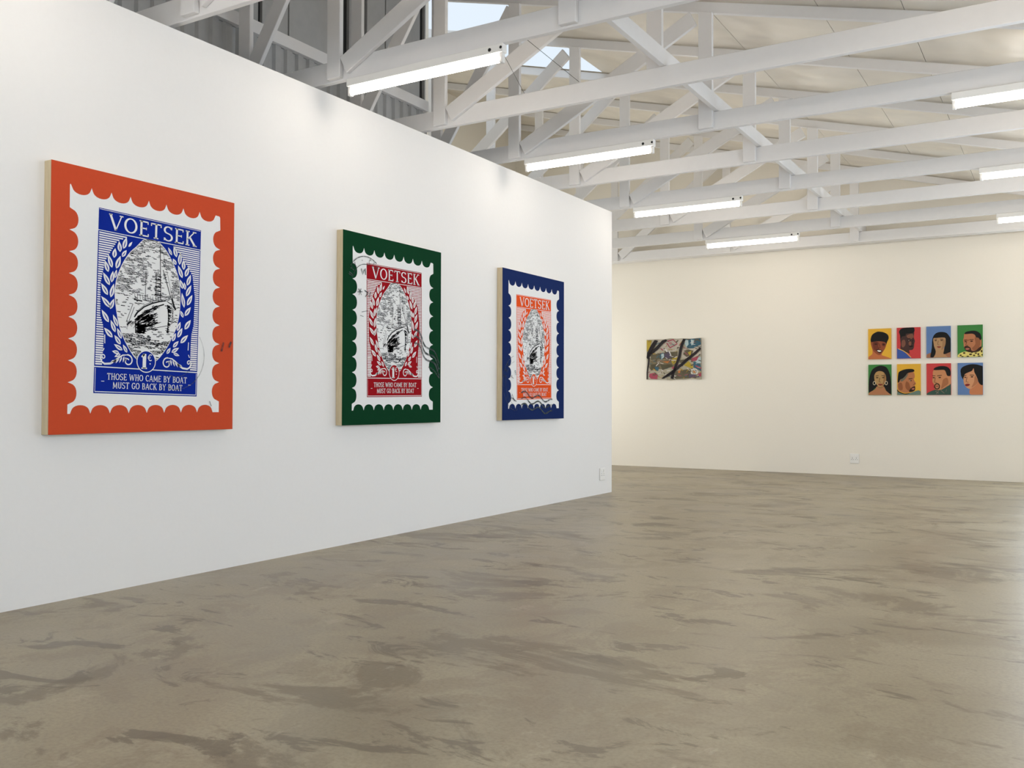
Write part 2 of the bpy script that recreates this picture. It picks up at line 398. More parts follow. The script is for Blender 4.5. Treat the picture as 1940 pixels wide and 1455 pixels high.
def strip(pts, wf):                   # a stroke: list of quads; wf number or function(t, tangent)
    out = []; n = len(pts); off = []
    for i in range(n):
        a = pts[max(0, i-1)]; b = pts[min(n-1, i+1)]
        dx, dy = b[0]-a[0], b[1]-a[1]; l = math.hypot(dx, dy) or 1; dx /= l; dy /= l
        w_ = (wf(i/max(1, n-1), (dx, dy)) if callable(wf) else wf)/2
        off.append(((pts[i][0]-dy*w_, pts[i][1]+dx*w_), (pts[i][0]+dy*w_, pts[i][1]-dx*w_)))
    for i in range(n-1): out.append([off[i][0], off[i+1][0], off[i+1][1], off[i][1]])
    return out
def arc(cx, cy, rx, ry, a0, a1, n=14): return [(cx+rx*math.cos(math.radians(a0+(a1-a0)*i/n)), cy+ry*math.sin(math.radians(a0+(a1-a0)*i/n))) for i in range(n+1)]
# drawn capitals: strokes in a box of height 1, (width, strokes, serif bars)
GL = {
 'V': (.66, [([(.06, 1), (.34, 0)], 1), ([(.34, 0), (.60, 1)], .5)], [(.0, .16, 1), (.50, .68, 1)]),
 'O': (.66, [(arc(.33, .5, .27, .46, 90, 450, 28), 0)], []),
 'E': (.52, [([(.13, 0), (.13, 1)], 1), ([(.13, .97), (.47, .97)], .55), ([(.13, .52), (.38, .52)], .5), ([(.13, .03), (.48, .03)], .55), ([(.46, .99), (.46, .82)], .5), ([(.48, .01), (.48, .20)], .5), ([(.38, .60), (.38, .44)], .45)], [(.03, .2, 0), (.03, .2, 1)]),
 'T': (.60, [([(.30, 0), (.30, 1)], 1), ([(.04, .97), (.56, .97)], .55), ([(.05, .99), (.05, .80)], .5), ([(.55, .99), (.55, .80)], .5)], [(.18, .42, 0)]),
 'S': (.54, [(arc(.27, .74, .19, .23, 25, 240, 14)+arc(.27, .26, .20, .24, 70, -155, 14), 0), ([(.45, .98), (.45, .80)], .5), ([(.07, .02), (.07, .20)], .5)], []),
 'K': (.62, [([(.13, 0), (.13, 1)], 1), ([(.13, .40), (.52, 1)], .5), ([(.26, .58), (.56, 0)], 1)], [(.03, .25, 0), (.03, .25, 1), (.42, .62, 1), (.44, .66, 0)]),
 'H': (.64, [([(.13, 0), (.13, 1)], 1), ([(.51, 0), (.51, 1)], 1), ([(.13, .52), (.51, .52)], .5)], [(.04, .22, 0), (.04, .22, 1), (.42, .6, 0), (.42, .6, 1)]),
 'W': (.92, [([(.06, 1), (.26, 0)], 1), ([(.26, 0), (.45, .92)], .5), ([(.45, .92), (.65, 0)], 1), ([(.65, 0), (.86, 1)], .5)], [(0, .16, 1), (.78, .94, 1)]),
 'C': (.58, [(arc(.33, .5, .26, .46, 45, 315, 22), 0), ([(.52, .98), (.52, .76)], .5)], []),
 'A': (.64, [([(.06, 0), (.32, 1)], .5), ([(.32, 1), (.58, 0)], 1), ([(.15, .33), (.49, .33)], .5)], [(0, .16, 0), (.48, .68, 0)]),
 'M': (.80, [([(.12, 0), (.12, 1)], .6), ([(.12, 1), (.40, .15)], 1), ([(.40, .15), (.68, 1)], .5), ([(.68, 0), (.68, 1)], 1)], [(.03, .22, 0), (.58, .78, 0)]),
 'B': (.56, [([(.13, 0), (.13, 1)], 1), ([(.13, .97)]+arc(.26, .75, .18, .22, 90, -90, 10)+[(.13, .53)], 0), ([(.13, .53)]+arc(.28, .28, .20, .25, 90, -90, 10)+[(.13, .03)], 0)], [(.03, .15, 0), (.03, .15, 1)]),
 'Y': (.62, [([(.31, 0), (.31, .45)], 1), ([(.31, .42), (.07, 1)], 1), ([(.31, .42), (.55, 1)], .5)], [(.2, .42, 0), (0, .17, 1), (.46, .64, 1)]),
 'U': (.62, [([(.13, 1), (.13, .3)]+arc(.31, .28, .18, .25, 180, 360, 12)+[(.49, 1)], 0)], [(.04, .22, 1), (.40, .58, 1)]),
 'G': (.62, [(arc(.33, .5, .26, .46, 45, 320, 22), 0), ([(.52, .42), (.52, .1)], 1), ([(.52, .98), (.52, .76)], .5)], [(.38, .62, .44)]),
 'I': (.30, [([(.15, 0), (.15, 1)], 1)], [(.04, .26, 0), (.04, .26, 1)]),
 'P': (.54, [([(.13, 0), (.13, 1)], 1), ([(.13, .97)]+arc(.26, .72, .2, .25, 90, -90, 10)+[(.13, .47)], 0)], [(.03, .23, 0)]),
 'J': (.40, [([(.28, 1), (.28, .2)]+arc(.15, .2, .13, .18, 0, -150, 8), 1)], []),
 '-': (.40, [([(.04, .5), (.36, .5)], .6)], []),
 '1': (.52, [([(.28, 0), (.28, 1)], 1.6), ([(.28, .98), (.06, .78)], .7)], [(.06, .50, 0)]),
 ' ': (.30, [], []),
}
def text(s, x, y, h, sx=1.0, thick=.15, thin=.07, gap=.06, serif=True):
    out = []; cx = x
    for ch in s:
        wd, st, sf = GL[ch]
        for pts, k in st:
            P = [(cx+px*h*sx, y+py*h) for px, py in pts]
            if k == 0: wf = lambda t, d: h*(thin + (thick-thin)*abs(d[1])**1.5)
            else:
                wv = h*(thick if k == 1 else thick*k if k > 1 else max(thin, thick*k)); wf = wv
            out += strip(P, wf)
        if serif:
            for (a, b, v) in sf:
                yy = y + h*(v if v not in (0, 1) else (0.02 if v == 0 else .98))
                out.append(rect(cx+a*h*sx, yy-h*thin*.5, cx+b*h*sx, yy+h*thin*.5))
        cx += (wd+gap)*h*sx
    return out, cx-x-gap*h*sx
def text_fit(s, x0, x1, y, h, **k):
    _, wd = text(s, 0, y, h, **k); return text(s, x0, y, h, sx=(x1-x0)/wd, **{a: b for a, b in k.items() if a != 'sx'})[0]

# ---------------------------------------------------------------- the three stamp paintings
WHITE = mat('white_primer', rgb(232, 232, 232), .7, .2, .1, 50, .02)
INKB = mat('black_print_ink', rgb(34, 34, 38), .85, .08)
random.seed(7)
def hashn(x, y, s=0):
    v = math.sin(x*127.1 + y*311.7 + s*74.7)*43758.5453; return v - math.floor(v)
def vnoise(x, y, s=0):
    xi, yi = math.floor(x), math.floor(y); fx, fy = x-xi, y-yi; fx = fx*fx*(3-2*fx); fy = fy*fy*(3-2*fy)
    a = hashn(xi, yi, s)*(1-fx)+hashn(xi+1, yi, s)*fx; b = hashn(xi, yi+1, s)*(1-fx)+hashn(xi+1, yi+1, s)*fx
    return a*(1-fy)+b*fy
LEAVES = [(0.412, 1.021, 0.395, 0.958, 1), (0.368, 0.993, 0.376, 0.938, 1), (0.347, 0.953, 0.341, 0.902, 1), (0.307, 0.914, 0.332, 0.849, 1), (0.29, 0.88, 0.311, 0.824, 1), (0.281, 0.818, 0.321, 0.757, 1), (0.272, 0.761, 0.312, 0.705, 1), (0.274, 0.695, 0.33, 0.641, 1), (0.279, 0.626, 0.322, 0.565, 1), (0.296, 0.535, 0.347, 0.489, 1), (0.356, 0.455, 0.407, 0.427, 0.8), (0.346, 0.418, 0.388, 0.411, 0.7), (0.361, 0.389, 0.396, 0.406, 0.6), (0.447, 1.004, 0.425, 0.973, 0.4), (0.414, 0.954, 0.388, 0.915, 0.8), (0.379, 0.918, 0.356, 0.848, 1.1), (0.338, 0.833, 0.331, 0.773, 0.9), (0.359, 0.844, 0.35, 0.798, 0.6), (0.345, 0.768, 0.329, 0.695, 1), (0.348, 0.69, 0.328, 0.634, 0.9), (0.345, 0.608, 0.375, 0.548, 0.8), (0.333, 0.578, 0.362, 0.517, 0.9), (0.372, 0.54, 0.399, 0.486, 0.8), (0.357, 0.502, 0.395, 0.456, 0.9), (0.409, 0.457, 0.435, 0.416, 0.7), (0.673, 1.012, 0.699, 0.972, 0.6), (0.71, 1.025, 0.731, 0.966, 1), (0.755, 0.999, 0.751, 0.927, 1), (0.776, 0.958, 0.781, 0.903, 1), (0.816, 0.924, 0.792, 0.867, 1), (0.83, 0.883, 0.806, 0.818, 1), (0.835, 0.825, 0.802, 0.757, 1), (0.844, 0.77, 0.81, 0.707, 1), (0.836, 0.7, 0.796, 0.647, 1), (0.838, 0.628, 0.798, 0.571, 1.1), (0.822, 0.541, 0.772, 0.492, 1), (0.759, 0.502, 0.723, 0.465, 0.8), (0.763, 0.465, 0.714, 0.436, 0.8), (0.768, 0.421, 0.727, 0.431, 0.6), (0.706, 0.955, 0.729, 0.924, 0.8), (0.742, 0.923, 0.773, 0.856, 1), (0.757, 0.846, 0.778, 0.796, 0.9), (0.786, 0.834, 0.794, 0.793, 0.7), (0.772, 0.774, 0.791, 0.692, 0.9), (0.766, 0.673, 0.786, 0.636, 0.7), (0.768, 0.61, 0.748, 0.558, 0.9), (0.782, 0.577, 0.752, 0.522, 1), (0.739, 0.545, 0.718, 0.498, 0.8), (0.707, 0.461, 0.683, 0.426, 0.7)]
OVAL = [(0.513, 1.026), (0.473, 0.984), (0.435, 0.947), (0.397, 0.891), (0.371, 0.833), (0.356, 0.782), (0.351, 0.722), (0.357, 0.664), (0.371, 0.596), (0.386, 0.544), (0.41, 0.491), (0.446, 0.435), (0.494, 0.383), (0.555, 0.371), (0.618, 0.383), (0.682, 0.457), (0.712, 0.511), (0.741, 0.571), (0.755, 0.625), (0.763, 0.678), (0.764, 0.742), (0.759, 0.799), (0.747, 0.856), (0.724, 0.905), (0.697, 0.948), (0.665, 0.99), (0.62, 1.026), (0.59, 1.035), (0.542, 1.033)]
CX0, CY0 = .57, .672
def ovx(v):
    xs = []
    for i in range(len(OVAL)):
        a, b = OVAL[i], OVAL[(i+1) % len(OVAL)]
        if (a[1]-v)*(b[1]-v) < 0: xs.append(a[0]+(b[0]-a[0])*(v-a[1])/(b[1]-a[1]))
    return (min(xs), max(xs)) if len(xs) > 1 else (.56, .56)
def panel_outline():
    pts = []
    L, R, B, T = .097, 1.043, .101, 1.243
    r = .055
    # bottom edge left->right
    def bumps(fr, to, n, along, base, sgn, dep):
        P = []; step = (to-fr)/n
        for i in range(n):
            a = fr+step*i
            for k in range(1, 12):
                th = PI*k/12
                u = a + step*.5 - step*.46*math.cos(th); d = dep*math.sin(th)**.75
                P.append((u, base+sgn*d) if along == 'x' else (base+sgn*d, u))
            if i < n-1: P.append((a+step, base) if along == 'x' else (base, a+step))
        return P
    pts += [(L, B)] + [(L+.014, B)] + bumps(L+.014, R-.045, 8, 'x', B, 1, .043)[0:] + [(R-.045, B), (R, B)]
    pts += [(R, B+.062)] + bumps(B+.064, T-.085, 9, 'y', R, -1, .052) + [(R, T-.082), (R-.002, T-.008), (R-.008, T-.002), (R-.035, T)]
    pts += bumps(R-.037, L+.006, 8, 'x', T, -1, .045) + [(L+.004, T), (L, T-.005)]
    pts += [(L, T-.118)] + bumps(T-.120, B+.048, 9, 'y', L, 1, .048) + [(L, B+.046)]
    return pts
def leaf(x, y, a, l, wd):
    c, s = math.cos(a), math.sin(a); P = []
    for i in range(7): t = i/7; P.append((t*l, wd*.5*math.sin(PI*t**.8)))
    P.append((l, 0))
    for i in range(6, 0, -1): t = i/7; P.append((t*l, -wd*.5*math.sin(PI*t**.8)))
    return [(x+c*u-s*v, y+s*u+c*v) for u, v in P]
def spiral(cx, cy, r0, r1, a0, a1, n=26):
    return [(cx+(r0+(r1-r0)*i/n)*math.cos(math.radians(a0+(a1-a0)*i/n)), cy+(r0+(r1-r0)*i/n)*math.sin(math.radians(a0+(a1-a0)*i/n))) for i in range(n+1)]
RAIL = [(.472, .607), (.491, .634), (.531, .668), (.577, .691), (.625, .707), (.668, .717)]
RAIL2 = [(.475, .592), (.509, .620), (.555, .651), (.608, .677), (.656, .695)]
def rail_z(u):
    for a, b in zip(RAIL, RAIL[1:]):
        if a[0] <= u <= b[0]: return a[1]+(b[1]-a[1])*(u-a[0])/(b[0]-a[0])
    return None
def ship_strokes():
    out = []
    def dens(u, v):                     # how much ink at a point, 0 to 1
        r = rail_z(u)
        if r and .545 < v < r+.004: return 0.0
        if v > .735:                    # sky with clouds
            c = vnoise(u*15+3, v*22, 3)*.65 + vnoise(u*38, v*55, 4)*.35
            d = .80 if c > .44 else .05
            if v > .965: d = max(d, .55)
            if .543 < u < .590 and v < .882: d = .08 + .25*(vnoise(u*90, v*30, 9) > .7)
            if .593 < u < .632 and v < .85: d = .80
            if .526 < u < .545 and .775 < v < .855: d = .95
            if .490 < u < .510 and .735 < v < .82: d = .6*(vnoise(u*120, v*40, 2) > .45)
            return d
        if v > .700:
            if .605 < u < .632: return .85
            return .30
        if v > .515: return .20*(vnoise(u*20, v*60, 8) > .35)
        d = .30 + .65*(vnoise(u*16, v*80, 5) > .34)
        if u > .575 and v > .495: d = .15
        return d
    y = 1.03
    while y > .376:
        x0, x1 = ovx(y); x = x0+.004
        while x < x1-.004:
            l = .008+.018*random.random(); x2 = min(x+l, x1-.003)
            if random.random() < dens(x+l/2, y):
                t = (.0035 if y > .515 else .0044)*(.6+.7*random.random()); j = (random.random()-.5)*.003 - .0006
                out.append([(x, y-t/2), (x2, y-t/2+j), (x2, y+t/2+j), (x, y+t/2)])
            x = x2+.002
        y -= .0056
    # hull of the ship: rails, hatched side, dark bow
    out += strip(RAIL, .0075); out += strip(RAIL2, .007); out += strip([(a, b-.013) for a, b in RAIL2[:-1]], .004)
    out += strip([(a+.002, b+.010) for a, b in RAIL], .0025)
    for k in range(230):
        u = .478+.13*random.random(); r = rail_z(u)
        v = .545+(r-.018-.545)*random.random(); p = .9 if (u < .60 and v < .62) else .5
        if random.random() < p: out += strip([(u, v), (u+.012+.012*random.random(), v+.008)], .0026+.002*random.random())
    for k in range(110):                # darkest patch at the bow
        u = .482+.05*random.random(); v = .522+.05*random.random()
        out += strip([(u, v), (u+.010+.010*random.random(), v+.004)], .0055)
    for k in range(60):
        u = .512+.06*random.random(); v = .578+.035*random.random()+(u-.512)*.3
        out += strip([(u, v), (u+.016, v+.006)], .0050)
    out += strip([(.478, .592), (.483, .522)], .006)
    for k in range(7): out += strip([(.50+.008*k, .545+.004*k), (.58+.01*k, .572+.004*k)], .0028)
    for k in range(46):                 # shaded stem to the right
        v = .545+.15*random.random(); u = .676+.008*math.sin((v-.545)*20)
        out += strip([(u, v), (u+.012+.018*random.random()*(v-.50)*5, v-.004)], .004)
    out += strip([(.678, .695), (.689, .629), (.684, .545)], .006); out += strip([(.672, .715), (.705, .70), (.724, .680)], .004)
    out += strip([(.706, .735), (.718, .700), (.733, .672)], .011)
    for k in range(9): out += strip([(.700+.006*k*.6, .690-.010*k), (.724-.003*k, .668-.010*k)], .003)
    out += strip([(.424, .577), (.461, .676)], .003); out += strip([(.436, .570), (.470, .660)], .003); out += strip([(.428, .560), (.455, .585)], .007)
    out += strip([(.484, .512), (.606, .564)], .003); out += strip([(.60, .560), (.68, .580)], .003)
    for k in range(14): out += strip([(.430+.004*k, .545+.03*hashn(k, 2)), (.437+.004*k, .560+.03*hashn(k, 2))], .0025)
    # masts, stays, yards
    out += strip([(.621, 1.014), (.634, .716)], .0045); out += strip([(.644, .883), (.698, .739)], .0045)
    out += strip([(.640, .980), (.720, .700)], .002); out += strip([(.601, .86), (.603, .712)], .003)
    out += strip([(.536, .86), (.536, .72)], .003); out += strip([(.466, .701), (.518, .697)], .007); out += strip([(.520, .705), (.60, .696)], .003)
    for yy in (.845, .826, .806, .786, .764, .742): out += strip([(.594, yy), (.634, yy-.003)], .005)
    for k in range(8): out += strip([(.470+.016*k, .735-.001*k), (.474+.016*k, .705)], .0022)
    return out
SHIP = ship_strokes()

def stamp_painting(yl, label, border, printc, prot, shift, marks):
    t = empty('stamp_painting', (XP+.001, yl, .827), label, 'painting', 'large stamp paintings on the left wall', rot=(PI/2, 0, PI/2))
    W_, H_, D = 1.148, 1.341, .058
    # plywood-edged panel with a painted face
    bm = bmesh.new(); add_box(bm, (0, 0, 0), (W_, H_, D-.004), .001); link('pine_edge', bm, PINE, t)
    bm = bmesh.new(); add_box(bm, (0, 0, D-.0038), (W_, H_, D), .0012); link('painted_face', bm, mat(label[:12]+'_border', border, .85, .06, .08, 60, .05), t)
    pm = mat(label[:12]+'_print', printc, .85, .06, .05, 60, .05)
    z = D+.0006; dz = .0005
    base = Sheet(t)
    base.mesh('stamp_field', WHITE, [panel_outline()], z)
    c, s = math.cos(prot), math.sin(prot)
    S = Sheet(t, prot, (CX0+shift[0]-(c*CX0-s*CY0), CY0+shift[1]-(s*CX0+c*CY0)))
    L, R, B, T = .247, .893, .198, 1.146
    S.mesh('printed_block', pm, [rect(L, B, R, T)], z+dz)
    white = []
    # fine white lines inside the edges
    for (a, b, c_, d) in ((L+.004, T-.007, R-.004, T-.0045), (L+.006, B+.006, R-.006, B+.010), (L+.006, B+.006, L+.0085, B+.128), (R-.0085, B+.006, R-.006, B+.128)):
        white.append(rect(a, b, c_, d))
    white.append(rect(L, .331, R, .336)); white.append(rect(L, 1.030, R, 1.034))
    # horizontal stripes outside the wreath
    EXT = [(1.03, .425, .700), (.994, .357, .745), (.922, .313, .812), (.88, .290, .842), (.76, .268, .862), (.60, .272, .858), (.55, .290, .845), (.49, .296, .842), (.34, .290, .842)]
    y = 1.024; i = 0
    while y > .345:
        for a, b in zip(EXT, EXT[1:]):
            if b[0] <= y <= a[0]:
                t_ = (a[0]-y)/(a[0]-b[0]); xl_ = a[1]+(b[1]-a[1])*t_; xr_ = a[2]+(b[2]-a[2])*t_
        xl_ = max(xl_, L+.012); xr_ = min(xr_, R-.012)
        h = .0068 if y > .5 else .0078
        white.append(rect(L+.005, y-h, xl_, y)); white.append(rect(xr_, y-h, R-.005, y)); y -= .0118; i += 1
    white.append(smooth(OVAL, 3))
    for (x0, y0, x1, y1, wk) in LEAVES:
        l = math.hypot(x0-x1, y0-y1)
        white.append(leaf(x1, y1, math.atan2(y0-y1, x0-x1), l, .023*wk+.003))
    S.mesh('wreath_and_lines', WHITE, white, z+2*dz)
    det = []
    for (x0, y0, x1, y1, wk) in LEAVES:
        a = math.atan2(y0-y1, x0-x1); l = math.hypot(x0-x1, y0-y1)
        if wk > .5: det.append(leaf(x1+.10*l*math.cos(a), y1+.10*l*math.sin(a), a, l*.66, .0045*wk+.001))
    S.mesh('leaf_veins', pm, det, z+3*dz)
    # corner scrolls
    for sd in (-1, 1):
        scr = []; q = lambda P: [(.557+sd*(.557-a)*-1 if sd > 0 else a, b) for a, b in P]
        q = lambda P: [((a if sd < 0 else 1.128-a), b) for a, b in P]
        scr += strip(q([(.286, .398), (.281, .380), (.288, .360), (.305, .350), (.337, .353), (.362, .367), (.386, .386), (.41, .401), (.435, .404)]), lambda t_, d: .0045+.006*math.sin(PI*t_))
        scr += strip(q(spiral(.296, .385, .013, .003, 130, -230, 20)), .0055)
        scr += strip(q(spiral(.441, .374, .031, .006, 100, -330, 30)), lambda t_, d: .0075-.002*t_)
        for (a, b, an, l) in ((.405, .392, -2.0, .036), (.39, .385, -2.2, .036), (.375, .378, -2.4, .030), (.36, .372, -2.6, .024), (.418, .396, -1.75, .034), (.428, .392, -1.55, .026)):
            scr.append(q(leaf(a, b, an, l, .0085)))
        for (a, b, c_, d) in ((.301, .500, .303, .455), (.300, .430, .292, .414)):
            scr += strip(q([(a, b), (c_, d)]), .005)
        S.mesh('corner_scroll', WHITE, scr, z+2.4*dz)
    S.mesh('ship_etching', INKB, SHIP, z+3*dz)
    # value disc
    S.mesh('value_disc', WHITE, [ell(.553, .376, .060, .060, 36)], z+4*dz)
    S.mesh('value_disc_centre', pm, [ell(.553, .376, .055, .055, 36)], z+5*dz)
    one, _ = text('1', .519, .338, .078, thick=.17, thin=.09)
    euro = strip(arc(.578, .398, .012, .016, 50, 310, 12), .0045) + [rect(.560, .400, .580, .4025), rect(.560, .394, .578, .3965)] + [ell(.577, .365, .004, .004, 8)]
    S.mesh('value_numeral', WHITE, one+euro, z+6*dz)
    # lettering
    S.mesh('title_lettering', WHITE, text_fit('VOETSEK', .305, .860, 1.046, .080, thick=.16, thin=.075), z+3*dz)
    S.mesh('caption_lettering', WHITE, text_fit('THOSE WHO CAME BY BOAT', .321, .822, .270, .033, thick=.13, thin=.08), z+3*dz)
    S.mesh('caption_lettering', WHITE, text_fit('MUST GO BACK BY BOAT', .355, .793, .226, .033, thick=.13, thin=.08) + [rect(.289, .259, .306, .262), rect(.832, .259, .849, .262)], z+3*dz)
    # postmark ink
    for nm, mt, P, extra in marks: base.mesh(nm, mt, P, z+8*dz+extra*.0005)
    return t
PM = ink('postmark_ink', rgb(40, 52, 60), .8); PM2 = ink('postmark_ink_light', rgb(90, 100, 100), .45); PM3 = ink('postmark_grey', rgb(60, 70, 72), .9)
def ring(cx, cy, r, a0, a1, w_=.005): return strip(arc(cx, cy, r, r, a0, a1, 26), w_)
def wave(x0, y0, x1, y1, amp, n, w_):
    P = []; dx, dy = x1-x0, y1-y0; l = math.hypot(dx, dy)
    for i in range(41):
        t = i/40; a = amp*math.sin(2*PI*n*t); P.append((x0+dx*t-dy/l*a, y0+dy*t+dx/l*a))
    return strip(P, w_)
def ring_text(s, cx, cy, r, a0, step, h):
    out = []
    for i, ch in enumerate(s):
        a = math.radians(a0-step*i); P, wd = text(ch, 0, 0, h, thick=.16, thin=.16, serif=False)
        bx, by = cx+r*math.cos(a), cy+r*math.sin(a); rr = a-PI/2; c, s_ = math.cos(rr), math.sin(rr)
        for q in P: out.append([(bx+c*(x-wd/2)-s_*y, by+s_*(x-wd/2)+c*y) for x, y in q])
    return out
m1 = [('postmark', PM2, ring(.74, .42, .19, -110, 35, .006) + ring(.74, .42, .12, -130, -20, .004), 0),
      ('postmark_dashes', PM, strip([(1.055, .455), (1.072, .508)], .013) + strip([(1.112, .480), (1.128, .515)], .012) + strip([(.985, .135), (.972, .165)], .006), 1)]
m2 = [('postmark', PM3, ring(.235, .985, .20, 55, 145, .007) + ring(.235, .985, .145, 75, 165, .005) + ring_text('UTY - CIO', .235, .985, .155, 160, 14, .036)
       + strip([(.185, 1.095), (.200, 1.055), (.215, 1.09)], .008) + strip([(.225, 1.10), (.232, 1.055)], .008), 0),
      ('postmark_star', PM3, sum([strip([(.172-.026*math.cos(a), .930-.026*math.sin(a)), (.172+.026*math.cos(a), .930+.026*math.sin(a))], .008) for a in (.1, 1.15, 2.2)], [])
       + strip([(.22, .945), (.26, .93)], .008) + strip([(.23, .90), (.25, .925), (.27, .90), (.285, .94)], .008) + strip([(.19, .79), (.255, .805)], .004) + strip([(.175, .765), (.21, .76)], .004), 0),
      ('postmark_waves', PM3, sum([wave(.80, .71-.05*i, 1.135, .475-.045*i, .020, 1.7, .015) for i in range(3)], []) + wave(.98, .43, 1.13, .36, .01, .8, .012), 0)]
m3 = [('postmark', PM2, ring(.25, .33, .25, 105, 260, .006) + ring(.25, .33, .20, 105, 250, .004) + ring_text('UTY CIO', .25, .33, .21, 215, -13, .034), 0),
      ('postmark_letters', PM, ring_text('SAU', .25, .33, .21, 165, 14, .038) + ring_text('TB', .25, .33, .08, 150, 40, .04) + strip([(.13, .17), (.16, .23), (.20, .17)], .010) + strip([(.15, .20), (.235, .165)], .009), 0),
      ('postmark_waves', PM3, sum([wave(.32, .245-.055*i, .90, .165-.055*i, .021, 2.3, .014) for i in range(3)], []), 0)]
stamp_painting(2.652, 'large orange bordered stamp painting with blue print, nearest the camera on the left wall', rgb(200, 78, 48), rgb(16, 42, 144), math.radians(-1.25), (0, 0), m1)
stamp_painting(4.76, 'green bordered stamp painting with dark red print, between the orange and the blue bordered ones', rgb(10, 58, 34), rgb(150, 18, 28), math.radians(.7), (.003, 0), m2)
stamp_painting(6.835, 'dark blue bordered stamp painting with orange print, nearest the partition corner', rgb(24, 42, 92), rgb(226, 82, 32), math.radians(.9), (-.008, -.012), m3)

# ---------------------------------------------------------------- small portraits on the end wall
def portrait(x0, z0, box_, label, bgc, layers, wd=.290, hg=.410):
    t = empty('portrait_painting', (x0, YB-.001, z0), label, 'painting', 'small bright portrait canvases on the end wall', rot=(PI/2, 0, 0))
    D = .022
    bm = bmesh.new(); add_box(bm, (0, 0, 0), (wd, hg, D), .002); link('canvas', bm, mat('canvas_%d_%d_%d' % bgc, rgb(*bgc), .7, .2, .15, 80, .05), t)
    bx0, by0, bx1, by1 = box_
    conv = lambda P: [((x-bx0)/(bx1-bx0)*wd, (by1-y)/(by1-by0)*hg) for x, y in P]
    S = Sheet(t, clip=(.0015, .0015, wd-.0015, hg-.0015))
    for i, (nm, c, polys) in enumerate(layers):
        pl = []
        for P in polys:
            if isinstance(P, tuple) and P[0] == 's': pl += [conv(q) for q in strip(P[1], P[2])]
            elif isinstance(P, tuple) and P[0] == 'e': pl.append(conv(ell(P[1], P[2], P[3], P[4], 16)))
            else: pl.append(conv(smooth(P, 3)))
        S.mesh(nm, mat('paint_%d_%d_%d' % c, rgb(*c), .7, .2), pl, D+.0005+.0004*i)
    return t
YEL, RED, BLU, GRN = (226, 174, 58), (198, 66, 66), (98, 128, 176), (62, 128, 64)
HR = (26, 26, 26)
px = [-2.280, -1.920, -1.560, -1.192]
portrait(px[0], 1.570, (178, 165, 495, 583), 'small yellow portrait of a smiling short-haired person with bare shoulders, top left of the eight', YEL, [
 ('shoulders', (190, 112, 70), [[(176,585),(182,550),(235,510),(248,440),(372,470),(365,525),(420,548),(485,585)]]),
 ('face', (146, 80, 54), [[(213,350),(240,330),(400,340),(428,370),(415,430),(380,485),(340,525),(300,515),(250,470),(228,420)]]),
 ('face_shadow', (112, 58, 42), [[(245,350),(320,350),(318,400),(330,440),(290,470),(255,440)], [(370,370),(415,375),(405,410),(375,400)]]),
 ('hair', HR, [[(212,310),(235,245),(300,208),(350,208),(400,220),(448,250),(462,300),(440,350),(428,388),(415,355),(330,337),(235,345),(218,345)]]),
 ('features', (48, 28, 24), [('e',285,378,22,7), ('e',392,385,18,7), ('s',[(330,370),(345,425),(318,438)],6), ('s',[(262,362),(305,360)],6), ('s',[(375,368),(408,372)],6), [(292,452),(330,450),(372,466),(345,500),(312,488)]]),
 ('teeth', (235, 228, 215), [[(303,462),(330,460),(362,470),(340,484),(316,478)]])])
portrait(px[1], 1.572, (567, 150, 900, 573), 'small red portrait of a dark-haired person in a blue top with a yellow collar line', RED, [
 ('shirt', (62, 88, 158), [[(570,575),(569,438),(620,455),(680,490),(750,555),(772,575)]]),
 ('head', (70, 50, 46), [[(615,235),(640,225),(800,205),(806,290),(822,335),(812,375),(806,430),(782,458),(742,462),(748,505),(690,482),(620,440),(622,380),(615,320)]]),
 ('face_highlight', (124, 82, 66), [[(705,262),(790,238),(797,300),(740,305)], [(640,330),(680,320),(690,380),(660,420),(635,400)], [(740,345),(770,350),(765,400),(735,385)]]),
 ('hair', HR, [[(600,200),(640,160),(720,152),(800,152),(818,178),(812,215),(780,228),(700,235),(690,262),(640,272),(622,300),(612,250)]]),
 ('features', (34, 24, 24), [('s',[(720,305),(760,300)],8), ('s',[(782,300),(808,300)],7), ('e',744,328,16,6), ('e',796,325,10,6), ('s',[(785,330),(798,372),(775,380)],8), [(745,402),(790,398),(792,412),(750,418)]]),
 ('eye_whites', (190, 170, 150), [('e',738,327,6,4)]),
 ('collar_line', (222, 186, 100), [('s',[(585,438),(650,462),(712,502),(768,562)],9)])])
portrait(px[2], 1.574, (975, 130, 1310, 565), 'small blue portrait of a person with long straight black hair and a fringe', BLU, [
 ('shoulders', (158, 108, 80), [[(970,570),(978,520),(1060,492),(1240,492),(1320,480),(1320,570)]]),
 ('neck', (178, 136, 98), [[(1105,440),(1220,440),(1232,520),(1262,572),(1070,572),(1098,520)]]),
 ('hair', HR, [[(1030,545),(1050,430),(1060,300),(1100,232),(1170,210),(1250,225),(1295,280),(1312,330),(1312,470),(1275,500),(1210,515),(1222,440),(1225,330),(1110,300),(1080,320),(1080,400),(1105,480),(1080,550),(1050,558)]]),
 ('face', (178, 140, 100), [[(1072,300),(1110,292),(1225,290),(1240,330),(1235,390),(1210,440),(1165,478),(1130,470),(1095,440),(1078,380)]]),
 ('face_shadow', (158, 120, 84), [[(1200,320),(1236,330),(1232,395),(1205,445),(1180,455),(1195,390)]]),
 ('features', (66, 44, 32), [('s',[(1085,312),(1122,308)],7), ('s',[(1165,308),(1208,312)],7), ('e',1105,328,17,7), ('e',1186,328,18,7), ('s',[(1140,330),(1130,382),(1152,386)],5)]),
 ('mouth', (134, 66, 52), [[(1118,412),(1150,406),(1180,414),(1150,432)]])])
